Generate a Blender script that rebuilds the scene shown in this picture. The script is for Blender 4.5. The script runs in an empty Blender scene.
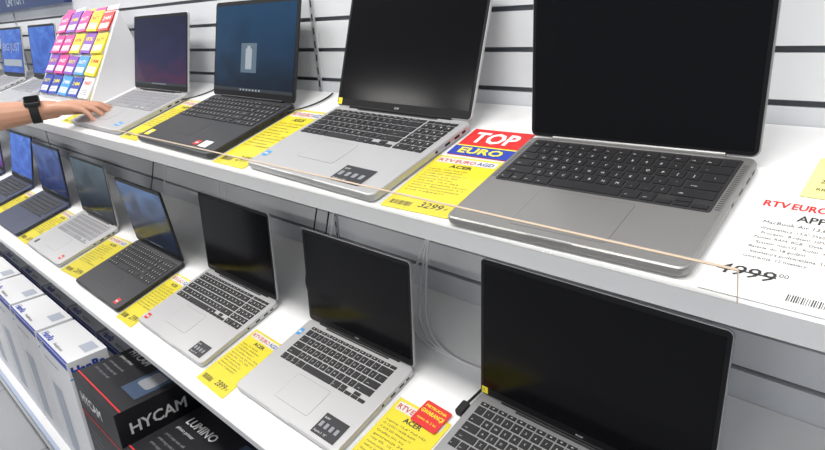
import bpy, math, random
from mathutils import Matrix, Vector
random.seed(4)
scene=bpy.context.scene
try:
    scene.view_settings.view_transform='Standard'
except Exception: pass
CAMZ=1.5
TILT=math.radians(17)
CT,ST=math.cos(TILT),math.sin(TILT)
H_UP,H_LO=.438,.852
V_UP,V_LO=.465,.194
YW=.907
def shelfM(u,v,h,yaw=0,z=0):
    n=-h+z
    return Matrix.Translation((u,v*CT-n*ST,v*ST+n*CT+CAMZ))@Matrix.Rotation(TILT,4,'X')@Matrix.Rotation(yaw,4,'Z')
# ---------- materials
MATS={}
def mat(name,col=(.8,.8,.8),rough=.5,metal=0,spec=.5,emit=None,es=1,noise=0,nscale=50):
    if name in MATS: return MATS[name]
    m=bpy.data.materials.new(name);m.use_nodes=True
    nt=m.node_tree;b=nt.nodes['Principled BSDF']
    b.inputs['Base Color'].default_value=(*col,1)
    b.inputs['Roughness'].default_value=rough
    b.inputs['Metallic'].default_value=metal
    b.inputs['Specular IOR Level'].default_value=spec
    if emit:
        b.inputs['Emission Color'].default_value=(*emit,1);b.inputs['Emission Strength'].default_value=es
    if noise:
        tc=nt.nodes.new('ShaderNodeTexCoord');n=nt.nodes.new('ShaderNodeTexNoise');n.inputs['Scale'].default_value=nscale
        r=nt.nodes.new('ShaderNodeValToRGB')
        r.color_ramp.elements[0].color=(*[c*(1-noise) for c in col],1)
        r.color_ramp.elements[1].color=(*[min(1,c*(1+noise)) for c in col],1)
        nt.links.new(tc.outputs['Object'],n.inputs['Vector']);nt.links.new(n.outputs['Fac'],r.inputs['Fac']);nt.links.new(r.outputs['Color'],b.inputs['Base Color'])
    MATS[name]=m;return m
def screen_on(name,c0,c1,c2,es=1.0,scale=1.5,yk=.65,nk=.5):
    if name in MATS: return MATS[name]
    m=bpy.data.materials.new(name);m.use_nodes=True;nt=m.node_tree;b=nt.nodes['Principled BSDF']
    b.inputs['Base Color'].default_value=(.004,.004,.006,1);b.inputs['Roughness'].default_value=.15;b.inputs['Specular IOR Level'].default_value=.2
    tc=nt.nodes.new('ShaderNodeTexCoord')
    r=nt.nodes.new('ShaderNodeValToRGB');e=r.color_ramp.elements
    e[0].color=(*c0,1);e[1].color=(*c2,1);k=e.new(.5);k.color=(*c1,1);e[0].position=.2;e[2].position=.85
    sx=nt.nodes.new('ShaderNodeSeparateXYZ');nt.links.new(tc.outputs['Generated'],sx.inputs[0])
    n=nt.nodes.new('ShaderNodeTexNoise');n.inputs['Scale'].default_value=scale;n.inputs['Distortion'].default_value=1.6;n.inputs['Detail'].default_value=1
    nt.links.new(tc.outputs['Generated'],n.inputs['Vector'])
    a=nt.nodes.new('ShaderNodeMath');a.operation='MULTIPLY_ADD';a.inputs[1].default_value=nk;nt.links.new(n.outputs['Fac'],a.inputs[0])
    d=nt.nodes.new('ShaderNodeMath');d.operation='MULTIPLY';d.inputs[1].default_value=yk;nt.links.new(sx.outputs['Y'],d.inputs[0]);nt.links.new(d.outputs[0],a.inputs[2])
    nt.links.new(a.outputs[0],r.inputs['Fac'])
    nt.links.new(r.outputs['Color'],b.inputs['Emission Color']);b.inputs['Emission Strength'].default_value=es
    MATS[name]=m;return m
WHITE=mat('shelf_white',(.82,.82,.825),.4,noise=.02,nscale=4)
WALLW=mat('slatwall_white',(.70,.72,.75),.5,noise=.02,nscale=3)
GROOVE=mat('slat_groove_grey',(.17,.18,.20),.5)
SILVER=mat('silver_alu',(.36,.36,.37),.4,.6)
SILVERL=mat('silver_light',(.48,.48,.49),.42,.4)
SPACE=mat('space_grey_alu',(.32,.315,.31),.38,.7)
DARKB=mat('dark_body',(.020,.021,.026),.45,.2)
NAVYB=mat('navy_body',(.05,.06,.11),.4,.4)
KEYB=mat('key_black',(.010,.010,.012),.5)
KEYG=mat('key_grey',(.25,.26,.28),.5)
KEYS=mat('key_silver',(.30,.30,.32),.5)
WELL=mat('key_well',(.02,.02,.022),.55)
LEG=mat('key_legend',(.62,.62,.62),.6)
LEGD=mat('key_legend_dark',(.09,.09,.09),.6)
BEZ=mat('bezel_black',(.006,.006,.007),.35,spec=.25)
SCR=mat('screen_off',(.004,.004,.005),.14,spec=.15)
RUB=mat('rubber_black',(.01,.01,.01),.8)
PORT=mat('port_dark',(.01,.01,.01),.4,.5)
YEL=mat('tag_yellow',(.88,.74,.03),.55)
YELD=mat('tag_yellow_pale',(.86,.80,.30),.55)
PAPER=mat('paper_white',(.80,.80,.79),.6)
INK=mat('ink_black',(.03,.03,.03),.6)
RED=mat('ink_red',(.62,.02,.02),.5)
BLUE=mat('ink_blue',(.02,.05,.38),.5)
LBLUE=mat('ink_light_blue',(.05,.30,.65),.5)
MAG=mat('ink_magenta',(.60,.03,.28),.5)
PURP=mat('ink_purple',(.22,.05,.45),.5)
STK=mat('sticker_black',(.015,.015,.02),.4)
CABW=mat('cable_white',(.75,.75,.76),.45)
CABB=mat('cable_black',(.015,.015,.015),.45)
def clear():
    m=bpy.data.materials.new('clear_acrylic');m.use_nodes=True;nt=m.node_tree
    for n in list(nt.nodes):
        if n.type!='OUTPUT_MATERIAL': nt.nodes.remove(n)
    o=nt.nodes['Material Output'];t=nt.nodes.new('ShaderNodeBsdfTransparent');g=nt.nodes.new('ShaderNodeBsdfGlossy');x=nt.nodes.new('ShaderNodeMixShader')
    t.inputs[0].default_value=(.97,.97,.96,1);g.inputs['Roughness'].default_value=.08
    x.inputs[0].default_value=.035
    nt.links.new(t.outputs[0],x.inputs[1]);nt.links.new(g.outputs[0],x.inputs[2]);nt.links.new(x.outputs[0],o.inputs[0]);return m
CLEAR=clear()
CLEDGE=mat('acrylic_edge',(.55,.43,.32),.3)
# ---------- mesh builder
_tc={}
def text_geo(s,bold=.0):
    k=(s,bold)
    if k in _tc: return _tc[k]
    c=bpy.data.curves.new('t','FONT');c.body=s;c.size=1;c.offset=bold;c.resolution_u=2
    o=bpy.data.objects.new('t',c);bpy.context.collection.objects.link(o)
    dg=bpy.context.evaluated_depsgraph_get();me=o.evaluated_get(dg).to_mesh()
    v=[tuple(x.co) for x in me.vertices];f=[tuple(p.vertices) for p in me.polygons]
    o.evaluated_get(dg).to_mesh_clear();bpy.data.objects.remove(o);bpy.data.curves.remove(c)
    xs=[p[0] for p in v] or [0];ys=[p[1] for p in v] or [0]
    _tc[k]=(v,f,min(xs),max(xs),min(ys),max(ys));return _tc[k]
class MB:
    def __init__(s): s.v=[];s.f=[];s.m=[];s.mats=[]
    def mi(s,m):
        if m not in s.mats: s.mats.append(m)
        return s.mats.index(m)
    def add(s,vs,fs,m,M=None):
        o=len(s.v);i=s.mi(m)
        for p in vs:
            q=Vector(p)
            s.v.append(tuple(M@q) if M is not None else tuple(q))
        for f in fs: s.f.append(tuple(o+k for k in f));s.m.append(i)
    def box(s,a,b,m,M=None,taper=0):
        x0,y0,z0=a;x1,y1,z1=b;t=taper
        s.add([(x0,y0,z0),(x1,y0,z0),(x1,y1,z0),(x0,y1,z0),(x0+t,y0+t,z1),(x1-t,y0+t,z1),(x1-t,y1-t,z1),(x0+t,y1-t,z1)],
        [(0,3,2,1),(4,5,6,7),(0,1,5,4),(1,2,6,5),(2,3,7,6),(3,0,4,7)],m,M)
    def quad(s,x0,y0,x1,y1,z,m,M=None):
        s.add([(x0,y0,z),(x1,y0,z),(x1,y1,z),(x0,y1,z)],[(0,1,2,3)],m,M)
    def slab(s,x0,y0,x1,y1,z0,z1,r,ch,m,M=None,top=None,seg=5):
        def loop(i,z):
            rr=max(r-i,.0002);L=[]
            for cx,cy,a0 in ((x1-i-rr,y0+i+rr,-90),(x1-i-rr,y1-i-rr,0),(x0+i+rr,y1-i-rr,90),(x0+i+rr,y0+i+rr,180)):
                for k in range(seg+1):
                    a=math.radians(a0+90*k/seg);L.append((cx+rr*math.cos(a),cy+rr*math.sin(a),z))
            return L
        Ls=[loop(ch,z0),loop(ch*.3,z0+ch*.3),loop(0,z0+ch),loop(0,z1-ch),loop(ch*.3,z1-ch*.3),loop(ch,z1)] if ch>0 else [loop(0,z0),loop(0,z1)]
        n=len(Ls[0]);vs=[p for L in Ls for p in L];fs=[]
        for j in range(len(Ls)-1):
            for k in range(n):
                a=j*n+k;b=j*n+(k+1)%n;fs.append((a,b,b+n,a+n))
        fs.append(tuple(reversed(range(n))))
        s.add(vs,fs,m,M)
        s.add(Ls[-1],[tuple(range(n))],top or m,M)
    def cyl(s,p,q,r,m,M=None,n=16,r2=None):
        p=Vector(p);q=Vector(q);d=(q-p).normalized();a=d.orthogonal().normalized();b=d.cross(a);r2=r if r2 is None else r2
        vs=[];fs=[]
        for c,rr in ((p,r),(q,r2)):
            for k in range(n):
                t=2*math.pi*k/n;vs.append(tuple(c+(a*math.cos(t)+b*math.sin(t))*rr))
        for k in range(n): fs.append((k,(k+1)%n,n+(k+1)%n,n+k))
        fs.append(tuple(reversed(range(n))));fs.append(tuple(range(n,2*n)))
        s.add(vs,fs,m,M)
    def text(s,t,x,y,z,h,m,M=None,fit=None,center=False,bold=.0,ang=0,shear=0):
        v,f,a,b,c,d=text_geo(t,bold)
        sc=h/.7;sx=sc
        if fit: sx=fit/max(b-a,1e-6)
        w=(b-a)*sx;ox=x-a*sx-(w/2 if center else 0)
        T=Matrix.Translation((x,y,0))@Matrix.Rotation(ang,4,'Z')@Matrix.Translation((-x,-y,0))
        s.add([T@Vector((ox+p[0]*sx+shear*p[1]*sc,y+p[1]*sc,z)) for p in v],f,m,M)
        return w
    def obj(s,name,parent=None,M=None,smooth=False):
        me=bpy.data.meshes.new(name);me.from_pydata(s.v,[],s.f)
        for m in s.mats: me.materials.append(m)
        me.polygons.foreach_set('material_index',s.m)
        if smooth: me.polygons.foreach_set('use_smooth',[True]*len(s.f))
        me.update();o=bpy.data.objects.new(name,me);bpy.context.collection.objects.link(o)
        if parent: o.parent=parent
        if M is not None: o.matrix_world=M
        return o
def empty(name,M=Matrix()):
    e=bpy.data.objects.new(name,None);e.empty_display_size=.05;bpy.context.collection.objects.link(e);e.matrix_world=M;return e
# ---------- laptop
ROWS=[[('esc',1.0)]+[('F%d'%i,1) for i in range(1,13)]+[('del',1),('',1)],
 [('`',1)]+[(c,1) for c in '1234567890-=']+[('<-',2)],
 [('tab',1.5)]+[(c,1) for c in 'QWERTYUIOP[]']+[('\\',1.5)],
 [('caps',1.75)]+[(c,1) for c in 'ASDFGHJKL;\'']+[('enter',2.25)],
 [('shift',2.25)]+[(c,1) for c in 'ZXCVBNM,./']+[('shift',2.75)],
 [('fn',1),('ctrl',1),('win',1),('alt',1.25),('',5.25),('alt',1.25),('ctrl',1),('<',1.08),('^',1.09),('>',1.08)]]
NUM=[['pg','pg','hm','en'],['nm','/','*','-'],['7','8','9','+'],['4','5','6','+'],['1','2','3','<'],['0','','.','<']]
def laptop(row,u,v,W,D,la,lh,yaw=0,body=SILVER,key=KEYB,leg=LEG,well=None,num=False,scr=SCR,T=.016,r=.012,name='laptop',
           mac=False,legend=False,stick=(),logo=None,pad=None,overlay=None,lidmat=None,rim=.0015,chin=.016,ybadge=False,kb=None):
    h=H_UP if row=='U' else H_LO
    root=empty(name,shelfM(u,v,h,yaw,.0))
    b=MB();z1=T
    f=.0025
    for fx in (.03,W-.03):
        for fy in (.03,D-.03): b.cyl((fx,fy,0),(fx,fy,f+.001),.006,RUB,n=12)
    b.slab(0,0,W,D,f,z1,r,.0028 if not mac else .0035,body,seg=6)
    kw=(W-.028) if num else min(W-.036,.288)
    if mac: kw=W-.034
    kx0=(W-kw)/2
    ph=.0185 if D>.22 else .0175
    if kb: kx0,kw=kb[0],kb[1]
    u1=kw/(15 if not num else 19.2)
    hs=[.55 if not mac else .95,1,1,1,1,1]
    kh=sum(hs)*ph;ky1=D-.016 if not mac else D-.013;ky0=ky1-kh
    if well: b.slab(kx0-.003,ky0-.003,kx0+kw+.003,ky1+.003,z1-.0005,z1+.0002,.004,0,well)
    pw,pd=pad or (.105,.065)
    px0=kx0+(kw*(.42 if num else .5))-pw/2;py1=ky0-.010;py0=max(py1-pd,.006)
    b.slab(px0-.0005,py0-.0005,px0+pw+.0005,py1+.0005,z1-.0002,z1+.00015,.005,0,LEGD)
    b.slab(px0,py0,px0+pw,py1,z1-.0002,z1+.0003,.0045,0,body)
    for yy,w in ((D-.03,.009),(D-.05,.013),(D-.075,.013),(D-.10,.006)):
        b.box((W-.0005,yy,f+.004),(W+.0002,yy+w,f+.008),PORT)
        b.box((-.0002,yy,f+.004),(.0005,yy+w,f+.008),PORT)
    b.slab(W/2-.03,-.0003,W/2+.03,.002,z1-.0022,z1-.0002,.0005,0,body)
    if mac:
        for sx in (kx0-.011,kx0+kw+.005):
            for k in range(24): b.quad(sx,ky0+.004+k*.0042,sx+.006,ky0+.006+k*.0042,z1+.0002,mat('grille',(.12,.12,.12),.5,.5))
    else:
        b.box((W*.2,D-.010,z1-.0002),(W*.8,D-.006,z1+.0005),WELL)
    for (sx,sy,sw,sd,m) in stick:
        b.quad(sx,sy,sx+sw,sy+sd,z1+.0005,m)
        if m is STK:
            for i in range(4):
                x=sx+.005+i*(sw-.008)/4
                b.slab(x,sy+sd*.36,x+sw*.12,sy+sd*.62,z1+.0006,z1+.0008,.0015,0,KEYG)
            b.text('Aspire 3  15"',sx+.004,sy+sd*.1,z1+.0008,sd*.1,LEG);b.text('acer',sx+.004,sy+sd*.76,z1+.0008,sd*.13,LEG)
        else:
            b.quad(sx+sw*.15,sy+sd*.35,sx+sw*.85,sy+sd*.6,z1+.0008,LEG)
    b.obj('base',root)
    k=MB();y=ky1
    for ri,rowk in enumerate(ROWS):
        hh=hs[ri]*ph;x=kx0
        for (lab,wu) in rowk:
            w=wu*u1;g=.0013
            if lab in ('<','>','^') and ri==5:
                if lab=='^':
                    k.box((x+g,y-hh/2+.0004,z1-.0003),(x+w-g,y-g,z1+.0015),key,taper=.0004);k.box((x+g,y-hh+g,z1-.0003),(x+w-g,y-hh/2-.0004,z1+.0015),key,taper=.0004)
                else: k.box((x+g,y-hh+g,z1-.0003),(x+w-g,y-hh/2-.0004,z1+.0015),key,taper=.0004)
            else:
                k.box((x+g,y-hh+g,z1-.0003),(x+w-g,y-g,z1+.0015),key,taper=.0005)
                if lab:
                    if legend and len(lab)<=1:
                        k.text(lab,x+w*.5,y-hh*.64,z1+.0017,.0042,leg,center=True)
                    elif legend and hh>.012:
                        k.text(lab,x+w*.2,y-hh*.7,z1+.0017,.0024,leg)
                    elif hh>.012: k.quad(x+w/2-.0012,y-hh*.6,x+w/2+.0012,y-hh*.38,z1+.0017,leg)
                    else: k.quad(x+w/2-.002,y-hh*.58,x+w/2+.002,y-hh*.44,z1+.0017,leg)
            x+=w
        if num:
            x+=.2*u1
            for i in range(4):
                g=.0013;k.box((x+g,y-hh+g,z1-.0003),(x+u1-g,y-g,z1+.0015),key,taper=.0005)
                if hh>.012 and NUM[ri][i]:
                    k.quad(x+u1/2-.0012,y-hh*.6,x+u1/2+.0012,y-hh*.38,z1+.0017,leg)
                x+=u1
        y-=hh
    k.obj('keyboard',root)
    ML=Matrix.Translation((0,D-.003,z1+.0012))@Matrix.Rotation(-la,4,'X')@Matrix.Rotation(math.pi/2,4,'X')
    l=MB();lm=lidmat or body;t=.0055
    l.slab(0,0,W,lh,-t,0,r*.8,.0012,lm,ML,seg=6)
    l.slab(rim,rim+.0005,W-rim,lh-rim,-.0002,.0005,max(r*.8-rim,.003),0,BEZ,ML)
    sb=.006 if not mac else .005
    sx0,sy0,sx1,sy1=rim+sb,chin,W-rim-sb,lh-rim-.009
    l.cyl((W/2,lh-.005,.0004),(W/2,lh-.005,.0008),.0016,PORT,ML,n=10)
    l.cyl((W*.12,0,-.002),(W*.88,0,-.002),.0042,BEZ if not mac else lm,ML,n=14)
    if logo: l.text(logo,W/2,chin*.35,.0009,.0055,LEG,ML,center=True)
    if ybadge: l.quad(.004,.004,.017,.017,.0011,YEL,ML);l.text('15',.006,.008,.0014,.005,INK,ML)
    l.obj('lid',root)
    s=MB();s.slab(sx0,sy0,sx1,sy1,.0004,.0009,.0015,0,scr)
    so=s.obj('display',root);so.matrix_basis=ML
    if overlay:
        o=MB();overlay(o,sx0,sy0,sx1,sy1);oo=o.obj('display_overlay',root);oo.matrix_basis=ML
    return root
SC_TEAL=screen_on('scr_dark_teal',(.003,.010,.022),(.008,.034,.075),(.014,.055,.12))
SC_PURP=screen_on('scr_purple',(.07,.015,.05),(.014,.012,.06),(.006,.008,.035),1,2)
SC_WAVE=screen_on('scr_wave',(.005,.008,.02),(.010,.022,.06),(.06,.13,.28),1,1.6,.45,.6)
SC_WAVE2=screen_on('scr_wave_blue',(.005,.01,.05),(.012,.03,.14),(.05,.12,.38),1.0,1.8,.3,.8)
SC_TEAL2=screen_on('scr_steel_reflection',(.008,.012,.016),(.016,.03,.045),(.08,.12,.15),1,1.4,.5,.5)  # dark grey screen, pale ramp end paints a reflection as emission
SC_BLUE=screen_on('scr_blue',(.01,.04,.28),(.02,.10,.50),(.08,.24,.70),1.0,2,.2,.9)
SC_VIO=screen_on('scr_violet',(.14,.03,.22),(.03,.04,.36),(.05,.08,.45),1,2,.5,.5)
OVW=mat('ov_white',(.1,.1,.1),.4,emit=(.30,.36,.42),es=.8)
OVB=mat('ov_reflection_pale',(.05,.05,.05),.4,emit=(.03,.08,.13),es=1)
OVD=mat('ov_dark',(.01,.01,.01),.4,emit=(.004,.012,.02),es=1)
def ov_box_reflection(o,x0,y0,x1,y1):  # box and jug: a reflection painted as glowing shapes, above a taskbar
    w=x1-x0;h=y1-y0
    o.quad(x0+w*.36,y0+h*.22,x0+w*.56,y0+h*.56,.0011,OVB)
    o.slab(x0+w*.42,y0+h*.26,x0+w*.50,y0+h*.50,.0011,.0013,.003,0,OVW)
    o.slab(x0+w*.44,y0+h*.50,x0+w*.48,y0+h*.53,.0011,.0013,.001,0,OVW)
    o.quad(x0,y0,x1,y0+.008,.0011,OVD)
    for i in range(7): o.quad(x0+w*(.36+i*.04),y0+.002,x0+w*(.38+i*.04),y0+.006,.0013,OVW)
def ov_bar(o,x0,y0,x1,y1):
    o.quad(x0,y0,x1,y0+.007,.0011,OVD);w=x1-x0
    for i in range(7): o.quad(x0+w*(.36+i*.04),y0+.002,x0+w*(.38+i*.04),y0+.005,.0013,OVW)
def ov_txt(o,x0,y0,x1,y1):
    o.quad(x0+.02,y0+.03,x1-.02,y0+.06,.0011,OVW);o.text('BIG JUST',x0+.03,y0+.10,.0012,.035,OVW,fit=x1-x0-.06)
# upper row
laptop('U',-.518,.466,.318,.228,.329,.215,.02,body=SPACE,well=WELL,mac=True,legend=True,T=.0145,pad=(.128,.08),r=.013,chin=.007)
laptop('U',-1.040,.482,.374,.246,.60,.238,-.03,body=SILVERL,num=True,legend=True,stick=((.25,.012,.078,.046,STK),(.012,.03,.016,.018,LBLUE)),logo='acer',ybadge=True)
laptop('U',-1.560,.484,.380,.240,.52,.236,-.017,body=DARKB,num=True,key=KEYB,scr=SC_TEAL,overlay=ov_box_reflection,stick=((.27,.02,.02,.018,RED),(.018,.015,.025,.025,YEL),(.30,.018,.035,.025,PAPER)))
laptop('U',-2.056,.486,.366,.230,.50,.223,0,body=SILVERL,num=True,key=KEYS,leg=LEGD,scr=SC_PURP,overlay=ov_bar,stick=((.3,.02,.03,.02,LBLUE),))
laptop('U',-3.15,.486,.360,.230,.42,.223,0,body=SILVERL,key=KEYS,leg=LEGD,scr=SC_BLUE,overlay=ov_bar)
laptop('U',-3.65,.486,.360,.230,.45,.223,0,body=SILVERL,key=KEYS,leg=LEGD,scr=SC_BLUE,overlay=ov_txt)
laptop('U',-4.15,.486,.360,.230,.45,.223,0,body=DARKB,scr=SC_VIO)
# lower row
laptop('L',-.582,.237,.392,.255,.341,.258,-.006,body=SILVER,num=True,legend=True,logo='acer',ybadge=True,pad=(.11,.07))
laptop('L',-1.061,.252,.331,.222,.347,.220,.008,body=SILVERL,legend=True,logo='acer',stick=((.250,.010,.065,.046,STK),(.006,.17,.012,.02,LBLUE)),kb=(.03,.27))
laptop('L',-1.543,.245,.345,.232,.35,.225,.0,body=SILVERL,stick=((.27,.010,.055,.036,STK),(.012,.015,.018,.018,RED)),num=True)
laptop('L',-1.985,.232,.328,.225,.17,.222,.0,body=DARKB,scr=SC_WAVE,num=True,overlay=ov_bar,stick=((.28,.012,.02,.02,RED),))
laptop('L',-2.515,.236,.350,.228,.30,.222,.0,body=SILVERL,key=KEYS,leg=LEGD,scr=SC_TEAL2,overlay=ov_bar,stick=((.03,.02,.02,.02,STK),(.3,.02,.02,.02,RED)))
laptop('L',-3.02,.236,.355,.228,.33,.222,.0,body=NAVYB,key=KEYB,scr=SC_WAVE2,overlay=ov_bar)
laptop('L',-3.52,.236,.355,.228,.50,.222,.0,body=NAVYB,scr=SC_BLUE,overlay=ov_bar)
laptop('L',-4.02,.236,.355,.228,.40,.222,.0,body=NAVYB,scr=SC_VIO)
laptop('L',-4.52,.236,.355,.228,.40,.222,.0,body=DARKB,scr=SC_VIO)
# ---------- shelves
XL,XR=-7.0,1.6
def extr(name,prof,m,x0=XL,x1=XR):
    n=len(prof);vs=[(x0,y,z) for y,z in prof]+[(x1,y,z) for y,z in prof]
    fs=[(i,(i+1)%n,n+(i+1)%n,n+i) for i in range(n)]+[tuple(reversed(range(n))),tuple(range(n,2*n))]
    b=MB();b.add(vs,fs,m);return b.obj(name)
def dn(d,n): return (d*CT-n*ST,d*ST+n*CT+CAMZ)
def shelf(name,h,v):
    def back(n): return (YW-.0015+n*ST)/CT
    P=[(v,-.003),(v+.003,0),(back(-h),0),(back(-h-.018),-.018),(v+.016,-.018),(v+.016,-.036),(v,-.036)]
    return extr(name,[dn(d,-h+n) for d,n in P],WHITE)
shelf('display_shelf',H_UP,V_UP);shelf('display_shelf',H_LO,V_LO)
def guard(h,v,x0,x1,ht,d0=.002):
    b=MB();b.box((x0,d0,.0005),(x1,d0+.003,ht),CLEAR);b.box((x0,d0-.0001,ht),(x1,d0+.0031,ht+.0008),CLEDGE)
    b.box((x1,d0-.0001,.0005),(x1+.0005,d0+.0031,ht+.0008),CLEDGE)
    b.obj('acrylic_guard_strip',None,shelfM(0,v,h))
guard(H_UP,V_UP-.008,-1.62,-.150,.04,.0025)
# ---------- slat wall
def wall():
    b=MB();z=CAMZ-.085+.068*24;zb=.0
    Y0,Y1=YW,YW+.012;g=.009
    zz=z
    while zz>zb+.07:
        z0=zz-.068+g/2;z1=zz-g/2
        b.box((XL,Y0,z0),(XR,Y0+.03,z1),WALLW)
        b.box((XL,Y1,z0-g),(XR,Y0+.03,z0),GROOVE)
        b.box((XL,Y0+.004,z0-.0015),(XR,Y0+.012,z0),GROOVE)
        zz-=.068
    b.box((XL,Y0+.03,0),(XR,Y0+.06,z+.1),WALLW)
    b.box((XL,Y0,z-.0),(XR,Y0+.03,3.2),WALLW)
    b.obj('wall_back')
wall()
b=MB()
for x in (-1.2,-3.6,-6.0):
    b.box((x-.006,YW-.004,0.02),(x+.006,YW-.0002,1.9),mat('upright_grey',(.5,.52,.55),.4,.3))
    for k in range(60): b.box((x-.002,YW-.0045,.1+k*.03),(x+.002,YW-.0038,.115+k*.03),PORT)
b.obj('trim_1')
b=MB();b.box((XL,.30,.10),(XR,YW-.001,.135),WHITE);b.box((XL,.30,.135),(XR,.312,.155),mat('deck_lip',(.40,.46,.60),.4));b.box((XL,.36,0.001),(XR,.38,.10),mat('plinth_grey',(.4,.43,.5),.5))
b.obj('bottom_display_deck')
FL=bpy.data.materials.new('floor_tiles');FL.use_nodes=True;nt=FL.node_tree;bs=nt.nodes['Principled BSDF'];bs.inputs['Roughness'].default_value=.35
tc=nt.nodes.new('ShaderNodeTexCoord');br=nt.nodes.new('ShaderNodeTexBrick');br.offset=0;br.inputs['Color1'].default_value=(.36,.37,.39,1);br.inputs['Color2'].default_value=(.33,.34,.36,1);br.inputs['Mortar'].default_value=(.2,.2,.21,1)
br.inputs['Scale'].default_value=1;br.inputs['Brick Width'].default_value=.6;br.inputs['Row Height'].default_value=.6;br.inputs['Mortar Size'].default_value=.004
nt.links.new(tc.outputs['Object'],br.inputs['Vector']);nt.links.new(br.outputs['Color'],bs.inputs['Base Color'])
b=MB();b.box((-9,-5,-.05),(4,YW+.06,0),FL);b.obj('floor')
b=MB();b.box((-9,-5,3.2),(4,YW+.06,3.25),mat('ceiling_white',(.6,.6,.6),.8));b.obj('ceiling')
LM=mat('light_panel',(1,1,1),.5,emit=(1,.98,.95),es=4)
for y in (-.15,-3.4):
    for x in (-6,-4.2,-2.4,-.6,1.2):
        b=MB();b.box((x-.6,y-.16,3.16),(x+.6,y+.16,3.199),mat('fixture_white',(.8,.8,.8),.5))
        b.add([(x-.57,y-.13,3.158),(x-.57,y+.13,3.158),(x+.57,y+.13,3.158),(x+.57,y-.13,3.158)],[(0,1,2,3)],LM)
        b.obj('ceiling_light')
        L=bpy.data.lights.new('panel_lamp','AREA');L.shape='RECTANGLE';L.size=1.2;L.size_y=.3;L.energy=29 if y>-1 else 30;L.color=(1,.975,.94)
        lo=bpy.data.objects.new('panel_lamp',L);bpy.context.collection.objects.link(lo);lo.location=(x,y,3.14)
w=bpy.data.worlds.new('World');scene.world=w;w.use_nodes=True
w.node_tree.nodes['Background'].inputs[0].default_value=(.84,.91,1,1);w.node_tree.nodes['Background'].inputs[1].default_value=.46
# ---------- tags
def tag(h,u,v,W,D,yaw=0,title='ACER',price='2699',base=YEL,small=True,z=.0006):
    root=empty('price_tag',shelfM(u,v,h,yaw,z))
    b=MB();b.slab(0,0,W,D,0,.0008,.003,0,base);Z=.0011
    b.quad(W*.06,D*.87,W*.94,D*.97,Z,PAPER)
    b.text('RTV',W*.08,D*.89,Z+.0002,D*.055,RED,fit=W*.24,bold=.02);b.text('EURO',W*.34,D*.89,Z+.0002,D*.055,RED,fit=W*.3,bold=.02);b.text('AGD',W*.66,D*.89,Z+.0002,D*.055,BLUE,fit=W*.24,bold=.02)
    b.text(title,W*.5,D*.79,Z,D*.05,INK,center=True,bold=.03,fit=W*.34)
    words=['Laptop 15,6" Full HD','i5-1235U 16GB RAM','512GB SSD Windows 11','Grafika Iris Xe','gwarancja 24 mies.','raty 0%  10 x 269','matowa powloka ekranu','WiFi 6  Bluetooth 5.1','klawiatura podswietlana','kod 1284471']
    if small:
        for i,t in enumerate(words): b.text(t,W*.08,D*(.73-.046*i),Z,D*.022,INK,fit=W*random.uniform(.5,.84))
    b.text(price,W*.5,D*.08,Z,D*.085,INK,bold=.01,fit=W*.32,shear=.2);b.text('zl',W*.86,D*.1,Z,D*.04,INK)
    for i in range(16): b.quad(W*(.08+.02*i),D*.06,W*(.08+.02*i+random.choice((.006,.012))),D*.13,Z,INK)
    b.obj('card',root)
    p=MB();p.box((-.003,-.001,.0018),(W+.003,D+.001,.0026),CLEAR);p.obj('clear_sleeve',root)
    return root
tag(H_UP,-.655,.472,.130,.152,.04,price='3299')
tag(H_UP,-1.172,.476,.120,.24,.0,price='2499',title='ASUS')
tag(H_UP,-1.680,.482,.106,.22,.0,price='2199',title='HP')
tag(H_UP,-2.17,.490,.10,.10,.0)
tag(H_LO,-.720,.225,.126,.190,.0,price='3499')
tag(H_LO,-1.190,.222,.120,.17,-.03,price='2899')
tag(H_LO,-1.652,.222,.100,.20,0,price='2399')
tag(H_LO,-2.15,.235,.14,.20,.05)
tag(H_LO,-2.66,.235,.13,.20,0)
tag(H_LO,-3.16,.235,.13,.20,0)
b=MB();b.slab(0,0,.118,.085,0,.001,.002,0,RED);b.quad(.0,.0,.118,.030,.0013,BLUE);b.quad(0,.028,.118,.031,.0014,YEL);b.text('TOP',.059,.042,.0015,.032,PAPER,center=True,bold=.03,fit=.088);b.text('EURO',.059,.007,.0016,.016,YEL,center=True,bold=.03,fit=.085)
b.obj('promotional_sign',None,shelfM(-.652,.632,H_UP,.02,.0008))
b=MB();b.slab(0,0,.062,.050,0,.001,.004,0,RED);b.text('PIETRUCHA',.031,.038,.0013,.005,YEL,center=True,fit=.050,bold=.02);b.text('GWARANCJI',.031,.025,.0013,.008,YEL,center=True,fit=.054,bold=.02);b.text('nawet do 5 lat',.031,.011,.0013,.005,YEL,center=True,fit=.046)
b.obj('promotional_sign',None,shelfM(-.668,.385,H_LO,-.05,.004))
b=MB();W,D=.215,.178;b.slab(0,0,W,D,0,.001,.002,0,PAPER);Z=.0013
b.text('RTV',.012,.155,Z,.011,RED,fit=.026,bold=.03);b.text('EURO',.040,.155,Z,.011,RED,fit=.034,bold=.03);b.text('AGD',.076,.155,Z,.011,BLUE,fit=.026,bold=.03)
b.text('APPLE',.050,.135,Z,.011,INK,bold=.02,fit=.042);b.text('MacBook Air 13,6" M2 8GB / 256GB',.022,.123,Z,.0055,INK,fit=.12)
for i,t in enumerate(['Wyswietlacz: 13,6" 2560x1664','Procesor: 8 rdzeni  GPU 8','Pamiec RAM: 8GB   Dysk SSD: 256GB','System: macOS   Kolor: szary','Bateria: do 18 godzin','klawiatura podswietlana, Touch ID','Gwarancja: 12 miesiecy']):
    b.text(t,.022+.004*(i%2),.112-.0084*i,Z,.0042,INK)
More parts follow.
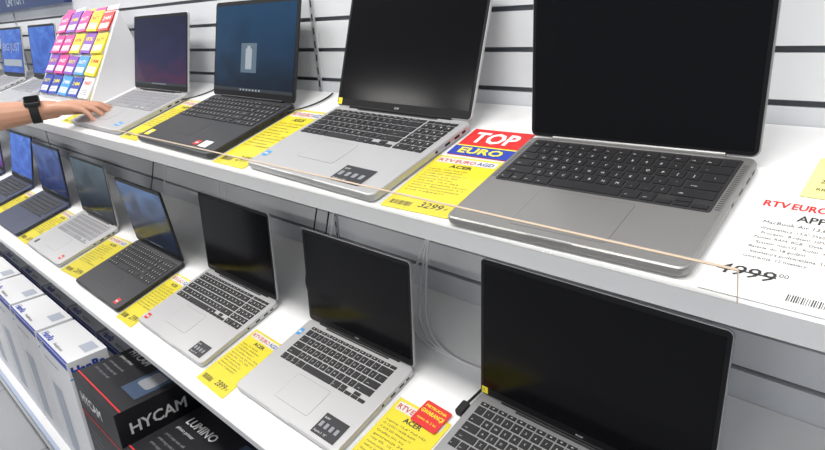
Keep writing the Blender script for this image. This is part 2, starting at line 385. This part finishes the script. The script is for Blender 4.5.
b.text('4999',.006,.030,Z,.0155,INK,bold=.01,fit=.052,shear=.15);b.text('00',.061,.040,Z,.006,INK);b.quad(.004,.0365,.060,.038,Z+.0003,INK)
for i in range(26): b.quad(.075+i*.002,.010,.075+i*.002+random.choice((.0006,.0011)),.020,Z,INK)
b.obj('price_card',None,shelfM(-.190,.468,H_UP,.0,.0006))
b=MB();b.slab(0,0,.13,.085,0,.0008,.002,0,YELD);b.text('RATY 0%',.012,.05,.0011,.012,INK);b.text('20 x 249,95',.012,.03,.0011,.008,INK);b.text('RRSO 0%',.012,.014,.0011,.006,INK);b.obj('price_tag',None,shelfM(-.150,.652,H_UP,0,.0006))
# ---------- card holder
def holder():
    root=empty('leaflet_holder',shelfM(-2.72,.60,H_UP))
    W=.56;ht=.235;dp=.225;b=MB()
    vs=[(0,0,0),(0,dp,0),(0,dp,ht),(0,0,.015),(W,0,0),(W,dp,0),(W,dp,ht),(W,0,.015)]
    b.add(vs,[(0,1,5,4),(0,3,2,1),(4,5,6,7),(3,7,6,2),(1,2,6,5),(0,4,7,3)],mat('holder_white',(.72,.72,.74),.4));b.obj('stand',root)
    L=math.hypot(dp,ht-.015);A=math.atan2(ht-.015,dp);M=Matrix.Translation((0,0,.015))@Matrix.Rotation(A,4,'X')
    c=MB();cols=[[BLUE,BLUE,LBLUE,BLUE,PAPER],[PURP,MAG,PURP,LBLUE,YEL],[MAG,MAG,YEL,PURP,YEL],[MAG,PURP,MAG,YEL,RED]]
    rh=L/4
    for r in range(4):
        c.box((0.01,r*rh+.001,.001),(W-.01,r*rh+.004,.014),CLEAR,M)
        for k in range(5):
            cw=(W-.03)/5;x=.015+k*cw;m=cols[r][k]
            for q in range(3):
                mm=m if q else random.choice((PAPER,MAG,YEL,PURP))
                Q=M@Matrix.Translation((x+cw/2,r*rh+.006,.002+.003*q))@Matrix.Rotation(random.uniform(-.07,.07),4,'Z')@Matrix.Rotation(-.10,4,'X')
                hh=rh*random.uniform(.86,1.04)+(.010*(2-q))
                c.box((-cw/2+.006,0,0),(cw/2-.006,hh,.002),mm,Q)
                if q==2:
                    t=YEL if m in (BLUE,PURP) else (PAPER if m is not PAPER and m is not YEL else RED)
                    c.text(random.choice(['RATY','0%','PAKIET','24M']),0,hh*.58,.0025,.013,t,Q,center=True,fit=cw*.62,bold=.02)
                    c.quad(-cw*.36,hh*.12,cw*.36,hh*.40,.0025,PAPER,Q)
                    for j in range(3): c.quad(-cw*.32,hh*(.16+.08*j),cw*.25,hh*(.18+.08*j),.0028,m if m is not PAPER else INK,Q)
    c.obj('cards',root)
holder()
b=MB();b.box((-4.6,YW-.03,CAMZ+.10),(-2.75,YW-.002,CAMZ+.5),mat('banner_navy',(.01,.02,.07),.3,emit=(.01,.03,.1),es=.6))
MM=Matrix.Translation((-4.5,YW-.031,CAMZ+.10))@Matrix.Rotation(math.pi/2,4,'X')
b.text('LAPTOPY',.95,.02,.001,.05,OVW,MM,bold=.02);b.quad(0,.0,.7,.4,.0005,LBLUE,MM)
b.obj('banner_sign')
# ---------- cables
def cable(pts,m,r=.0022,name='power_cable'):
    c=bpy.data.curves.new(name,'CURVE');c.dimensions='3D';c.bevel_depth=r;c.bevel_resolution=3;s=c.splines.new('NURBS');s.points.add(len(pts)-1)
    for i,p in enumerate(pts): s.points[i].co=(*p,1)
    s.use_endpoint_u=True;s.order_u=4;c.materials.append(m);o=bpy.data.objects.new(name,c);bpy.context.collection.objects.link(o);return o
def SP(u,v,n,h=H_LO):
    y,z=dn(v,-h+n);return (u,y,z)
for (u,du) in ((-.80,.05),(-.79,.02),(-.765,-.04)):
    cable([(u,YW-.03,CAMZ-.24),(u+.015,YW-.05,CAMZ-.33),(u-.03+du*.5,YW-.08,CAMZ-.46),SP(u-.05+du,.60,.05),SP(u-.02+du,.55,.004),SP(u+.10+du,.53,.004),SP(u+.22,.55,.004)],CABW,.0026)
for u,m in ((-1.17,CABB),(-1.68,CABW),(-1.72,CABW),(-2.2,CABB),(-2.1,CABW),(-1.15,CABW),(-1.22,CABB)):
    cable([(u,YW-.02,CAMZ-.24),(u+.01,YW-.02,CAMZ-.38),(u-.03,YW-.03,CAMZ-.5),SP(u-.02,.62,.02),SP(u+.02,.55,.004),SP(u+.10,.53,.004)],m,.002)
for u in (-1.14,-1.65):
    cable([SP(u,.80,.004,H_UP),SP(u+.02,.76,.004,H_UP),SP(u-.01,.70,.004,H_UP),SP(u-.06,.68,.012,H_UP)],CABB,.002)
b=MB();b.slab(-.004,-.014,.012,.014,0,.012,.004,.002,RUB);b.cyl((.004,.014,.006),(.010,.06,.006),.0025,RUB);b.obj('security_tether',None,shelfM(-.598,.45,H_LO,0,.001))
# ---------- boxes under
WB=mat('carton_white',(.74,.75,.77),.5);BB=mat('carton_black',(.012,.012,.015),.4);PRN=mat('carton_print',(.42,.46,.54),.5)
def wbox(x,y,z,w,d,h):
    b=MB();b.slab(x,y,x+w,y+d,z,z+h,.002,.001,WB)
    F=Matrix.Translation((x,y-.0006,z))@Matrix.Rotation(math.pi/2,4,'X')
    S=Matrix.Translation((x+w+.0006,y,z))@Matrix.Rotation(math.pi/2,4,'Z')@Matrix.Rotation(math.pi/2,4,'X')
    T=Matrix.Translation((x,y,z+h+.0006))
    b.quad(0,h-.024,w,h-.004,0,BLUE,F);b.text('HanRa',.02,h-.020,.0004,.012,PAPER,F,bold=.02)
    b.text('HanRa',.008,h-.045,.0004,.026,BLUE,S,fit=d-.02,bold=.05);b.quad(0,h-.058,d,h-.053,0,LBLUE,S)
    b.text('HanRa',.015,.012,.0,.020,BLUE,T,bold=.03);b.text('Headphones',.12,.014,.0,.010,INK,T);b.quad(0,0,w,.005,0,BLUE,T);b.quad(.20,.06,.26,.10,0,PRN,T)
    b.quad(.03,.05,w-.16,h-.16,0,PRN,F);b.text('wireless stereo headset',.03,h-.07,0,.010,INK,F)
    b.slab(.03,.14,d-.03,h-.09,-.0001,.0006,.02,0,BB,S);b.slab(.045,h-.17,d-.045,h-.12,.0005,.0009,.015,0,SPACE,S)
    b.slab(.035,.10,d-.035,.15,-.0001,.0006,.01,0,BB,S)
    for i in range(4): b.quad(.02,.02+.012*i,d-.02,.026+.012*i,0,PRN,S)
    return b.obj('product_box')
Z0=.1355
for i in range(7): wbox(-2.07-.30*i,.34,Z0,.28,.115,.47)
for i in range(7): wbox(-2.07-.30*i+.02,.50,Z0,.28,.115,.40)
def bbox(x,y,z,w,d,h,t='LASER',rot=0):
    b=MB();b.slab(0,0,w,d,0,h,.002,.001,BB)
    F=Matrix.Translation((0,-.0006,0))@Matrix.Rotation(math.pi/2,4,'X')
    S=Matrix.Translation((w+.0006,0,0))@Matrix.Rotation(math.pi/2,4,'Z')@Matrix.Rotation(math.pi/2,4,'X')
    b.quad(0,h*.74,w,h*.752,0,RED,F);b.text(t,w*.12,h*.84,0,h*.07,LEG,F,bold=.02,fit=w*.5)
    b.quad(0,h*.74,d,h*.752,0,RED,S);b.text(t,d*.12,h*.84,0,h*.07,LEG,S,bold=.02,fit=d*.6)
    for i in range(3): b.text('Rich quality print',w*.1,h*(.62-.05*i),0,.009,KEYG,F);b.text('auto 3 in 1',d*.1,h*(.62-.05*i),0,.009,KEYG,S)
    b.slab(w*.2,h*.1,w*.8,h*.4,0,.0004,.02,0,KEYG,F);b.slab(d*.2,h*.1,d*.8,h*.4,0,.0004,.02,0,KEYG,S)
    b.text(t,w*.08,d*.60,h+.0006,.024,LEG,bold=.02);b.text('photo printer',w*.08,d*.5,h+.0006,.010,LEG)
    for i in range(3): b.text('print copy scan wifi',w*.08,d*(.38-.08*i),h+.0006,.008,KEYG)
    b.quad(w*.62,d*.25,w*.92,d*.8,h+.0006,mat('carton_photo',(.05,.08,.14),.4));b.slab(w*.67,d*.4,w*.87,d*.65,h+.0006,h+.001,.01,0,KEYG);b.quad(0,d*.06,w,d*.075,h+.0006,RED)
    return b.obj('printer_box',None,Matrix.Translation((x,y,z))@Matrix.Rotation(rot,4,'Z'))
bbox(-1.745,.34,Z0,.30,.25,.46,'HYCAM')
bbox(-1.40,.33,Z0,.38,.25,.39,'LUMINO',.03)
bbox(-.98,.34,Z0,.38,.25,.36,'LUMINO')
bbox(-.55,.34,Z0,.38,.25,.36,'LUMINO')
bbox(-1.72,.62,Z0,.42,.24,.50,'HYCAM');bbox(-1.26,.62,Z0,.42,.24,.47,'HYCAM')
# ---------- shopper
SKIN=mat('skin',(.56,.29,.19),.5,noise=.08,nscale=30)
def swept(name,chains,vox,m,parent,sm=4):
    b=MB()
    for ch in chains:
        for i,(p,r) in enumerate(ch):
            p=Vector(p);n=12;vs=[p+Vector((0,0,r))];fs=[]
            for a in range(1,7):
                t=math.pi*a/7
                for k in range(n): vs.append(p+Vector((r*math.sin(t)*math.cos(2*math.pi*k/n),r*math.sin(t)*math.sin(2*math.pi*k/n),r*math.cos(t))))
            vs.append(p-Vector((0,0,r)));N=len(vs)-1
            for k in range(n): fs.append((0,1+k,1+(k+1)%n))
            for a in range(5):
                for k in range(n): fs.append((1+a*n+k,1+(a+1)*n+k,1+(a+1)*n+(k+1)%n,1+a*n+(k+1)%n))
            for k in range(n): fs.append((N,1+5*n+(k+1)%n,1+5*n+k))
            b.add(vs,fs,m)
            if i: b.cyl(ch[i-1][0],p,ch[i-1][1],m,n=14,r2=r)
    o=b.obj(name,parent)
    md=o.modifiers.new('r','REMESH');md.mode='VOXEL';md.voxel_size=vox;md.use_smooth_shade=True
    md=o.modifiers.new('s','SMOOTH');md.factor=.5;md.iterations=sm
    return o
sh=empty('shopper')
Wr=Vector((-2.026,.525,CAMZ-.218));a=Vector((.60,.78,-.04)).normalized();up=Vector((0,0,1));lat=up.cross(a).normalized();nn=a.cross(lat)
HS=1.0
def HP(x,y,z): return Wr+(a*x+lat*y+nn*z)*HS
ch=[]
El=Vector((-2.12,.24,CAMZ-.225))
ch.append([(El,.048),(El.lerp(Wr,.25),.049),(El.lerp(Wr,.6),.040),(El.lerp(Wr,.9),.030),(Wr,.028),(HP(.02,0,0),.026)])
fing=[(.032,.093,(.043,.026,.021),.0092,.16,(5,22,42)),(.011,.098,(.047,.029,.022),.0094,.05,(8,34,56)),(-.011,.093,(.043,.027,.021),.009,-.06,(12,38,60)),(-.032,.083,(.034,.021,.018),.008,-.18,(14,40,60))]
NAIL=mat('fingernail',(.70,.45,.38),.3)
nl=MB()
for (y,x,ls,r,spl,an) in fing:
    c=[(HP(.01,y*.55,.002),.0160),(HP(x*.6,y*.9,.008),.0145),(HP(x,y,.008),.0120)]
    px,pz,py=x,.008,y
    for L_,an_ ,k in zip(ls,an,(1,.92,.8)):
        t=math.radians(an_);px+=L_*math.cos(t);pz-=L_*math.sin(t);py+=L_*spl;c.append((HP(px,py,pz),r*k))
    ch.append(c)
    p0=c[-2][0];p1=c[-1][0];dd=(p1-p0).normalized();s2=dd.cross(nn).normalized();n3=s2.cross(dd)
    Q=Matrix(((*s2,0),(*dd,0),(*n3,0),(0,0,0,1))).transposed();Q.translation=p1
    nl.slab(-.0048,-.006,.0048,.0065,r*.8-.0012,r*.8+.0004,.003,.0004,NAIL,Q)
nl.obj('fingernails',sh)
ch.append([(HP(.02,.018,-.004),.018),(HP(.05,.042,-.010),.014),(HP(.078,.064,-.014),.0115),(HP(.100,.078,-.022),.0096)])
ch.append([(HP(.03,0,0),.019),(HP(.07,-.012,0.002),.016)]);ch.append([(HP(.03,.012,0),.019),(HP(.07,.012,0.002),.016)])
swept('arm_and_hand',ch,.0024,SKIN,sh,3)
ax=(Wr-El).normalized();Wc=Wr-ax*.028
b=MB();b.cyl(Wc-ax*.012,Wc+ax*.012,.0345,RUB,n=28)
side=up.cross(ax).normalized();n2=ax.cross(side)
MW=Matrix((( *ax,0),(*side,0),(*n2,0),(0,0,0,1))).transposed();MW.translation=Wc
MW=MW@Matrix.Rotation(.5,4,'X')
b.slab(-.021,-.020,.021,.020,.029,.042,.008,.002,STK,MW);b.slab(-.018,-.017,.018,.017,.042,.0425,.006,0,SCR,MW)
b.obj('wristwatch',sh)
SHIRT=mat('shirt_blue',(.08,.12,.22),.8,noise=.1);TRO=mat('trousers',(.03,.035,.05),.8);HAIR=mat('hair_brown',(.05,.03,.02),.7,noise=.3,nscale=80)
RS=Vector((-2.10,-.03,1.43));LS=Vector((-2.48,-.03,1.43))
swept('shirt',[[((-2.29,-.03,1.0),.14),((-2.29,-.03,1.2),.15),((-2.29,-.03,1.36),.14)],[((-2.20,-.03,1.0),.11),((-2.18,-.03,1.3),.11),(RS,.07)],[((-2.38,-.03,1.0),.11),((-2.40,-.03,1.3),.11),(LS,.07)],
 [(RS,.065),(RS.lerp(El,.45),.058)],[(LS,.065),((-2.52,-.03,1.28),.058)],[(RS,.06),(LS,.06)],[((-2.29,-.03,1.4),.07),((-2.29,-.03,1.47),.062)]],.012,SHIRT,sh)
swept('upper_arm',[[(RS,.045),(RS.lerp(El,.5),.045),(El,.046)]],.006,SKIN,sh)
swept('arm',[[(LS,.045),((-2.53,-.03,1.18),.043),((-2.53,.02,.95),.028),((-2.52,.04,.88),.03)],[((-2.52,.04,.88),.022),((-2.52,.05,.80),.011)],[((-2.51,.03,.88),.02),((-2.50,.03,.80),.011)]],.008,SKIN,sh)
swept('trousers',[[((-2.20,-.03,.98),.12),((-2.19,-.02,.52),.07),((-2.19,-.05,.1),.05)],[((-2.38,-.03,.98),.12),((-2.39,-.02,.52),.07),((-2.40,-.05,.1),.05)],[((-2.22,-.03,.98),.12),((-2.36,-.03,.98),.12)]],.014,TRO,sh)
swept('shoes',[[((-2.19,-.06,.05),.045),((-2.18,.12,.035),.034)],[((-2.40,-.06,.05),.045),((-2.41,.12,.035),.034)]],.01,RUB,sh)
swept('head',[[((-2.29,-.02,1.44),.055),((-2.29,-.01,1.55),.052)],[((-2.29,-.02,1.66),.082),((-2.29,.01,1.60),.066),((-2.29,.04,1.56),.045)],[((-2.29,.075,1.63),.012),((-2.29,.088,1.605),.013)],[((-2.205,-.01,1.62),.014),((-2.205,-.01,1.645),.014)],[((-2.375,-.01,1.62),.014),((-2.375,-.01,1.645),.014)]],.006,SKIN,sh)
swept('hair',[[((-2.29,-.035,1.69),.088),((-2.29,-.05,1.63),.08)]],.008,HAIR,sh)
b=MB()
for x in (-2.32,-2.26): b.cyl((x,.06,1.645),(x,.078,1.645),.009,PAPER,n=12);b.cyl((x,.078,1.645),(x,.0795,1.645),.005,INK,n=10)
b.box((-2.312,.07,1.565),(-2.268,.086,1.571),mat('lips',(.5,.15,.13),.5));b.obj('eyes_and_mouth',sh)
# ---------- camera
R=[[0.7168,0.6445,-0.2662],[0.1926,-0.5499,-0.8127],[-0.6701,0.5313,-0.5183]]
def w(r): return Vector((r[0],r[1]*CT-r[2]*ST,r[1]*ST+r[2]*CT)).normalized()
cx,cy,cz=w(R[0]),w(R[1]),w(R[2])
cz=cz.normalized();cx=(cx-cz*cx.dot(cz)).normalized();cy=cz.cross(cx)
M=Matrix.Identity(4)
for i in range(3): M[i][0]=cx[i];M[i][1]=-cy[i];M[i][2]=-cz[i];M[i][3]=(0,0,CAMZ)[i]
cam=bpy.data.cameras.new('camera');cam.sensor_width=36;cam.lens=607.1*36/825;cam.clip_start=.02
co=bpy.data.objects.new('camera',cam);bpy.context.collection.objects.link(co);co.matrix_world=M;scene.camera=co
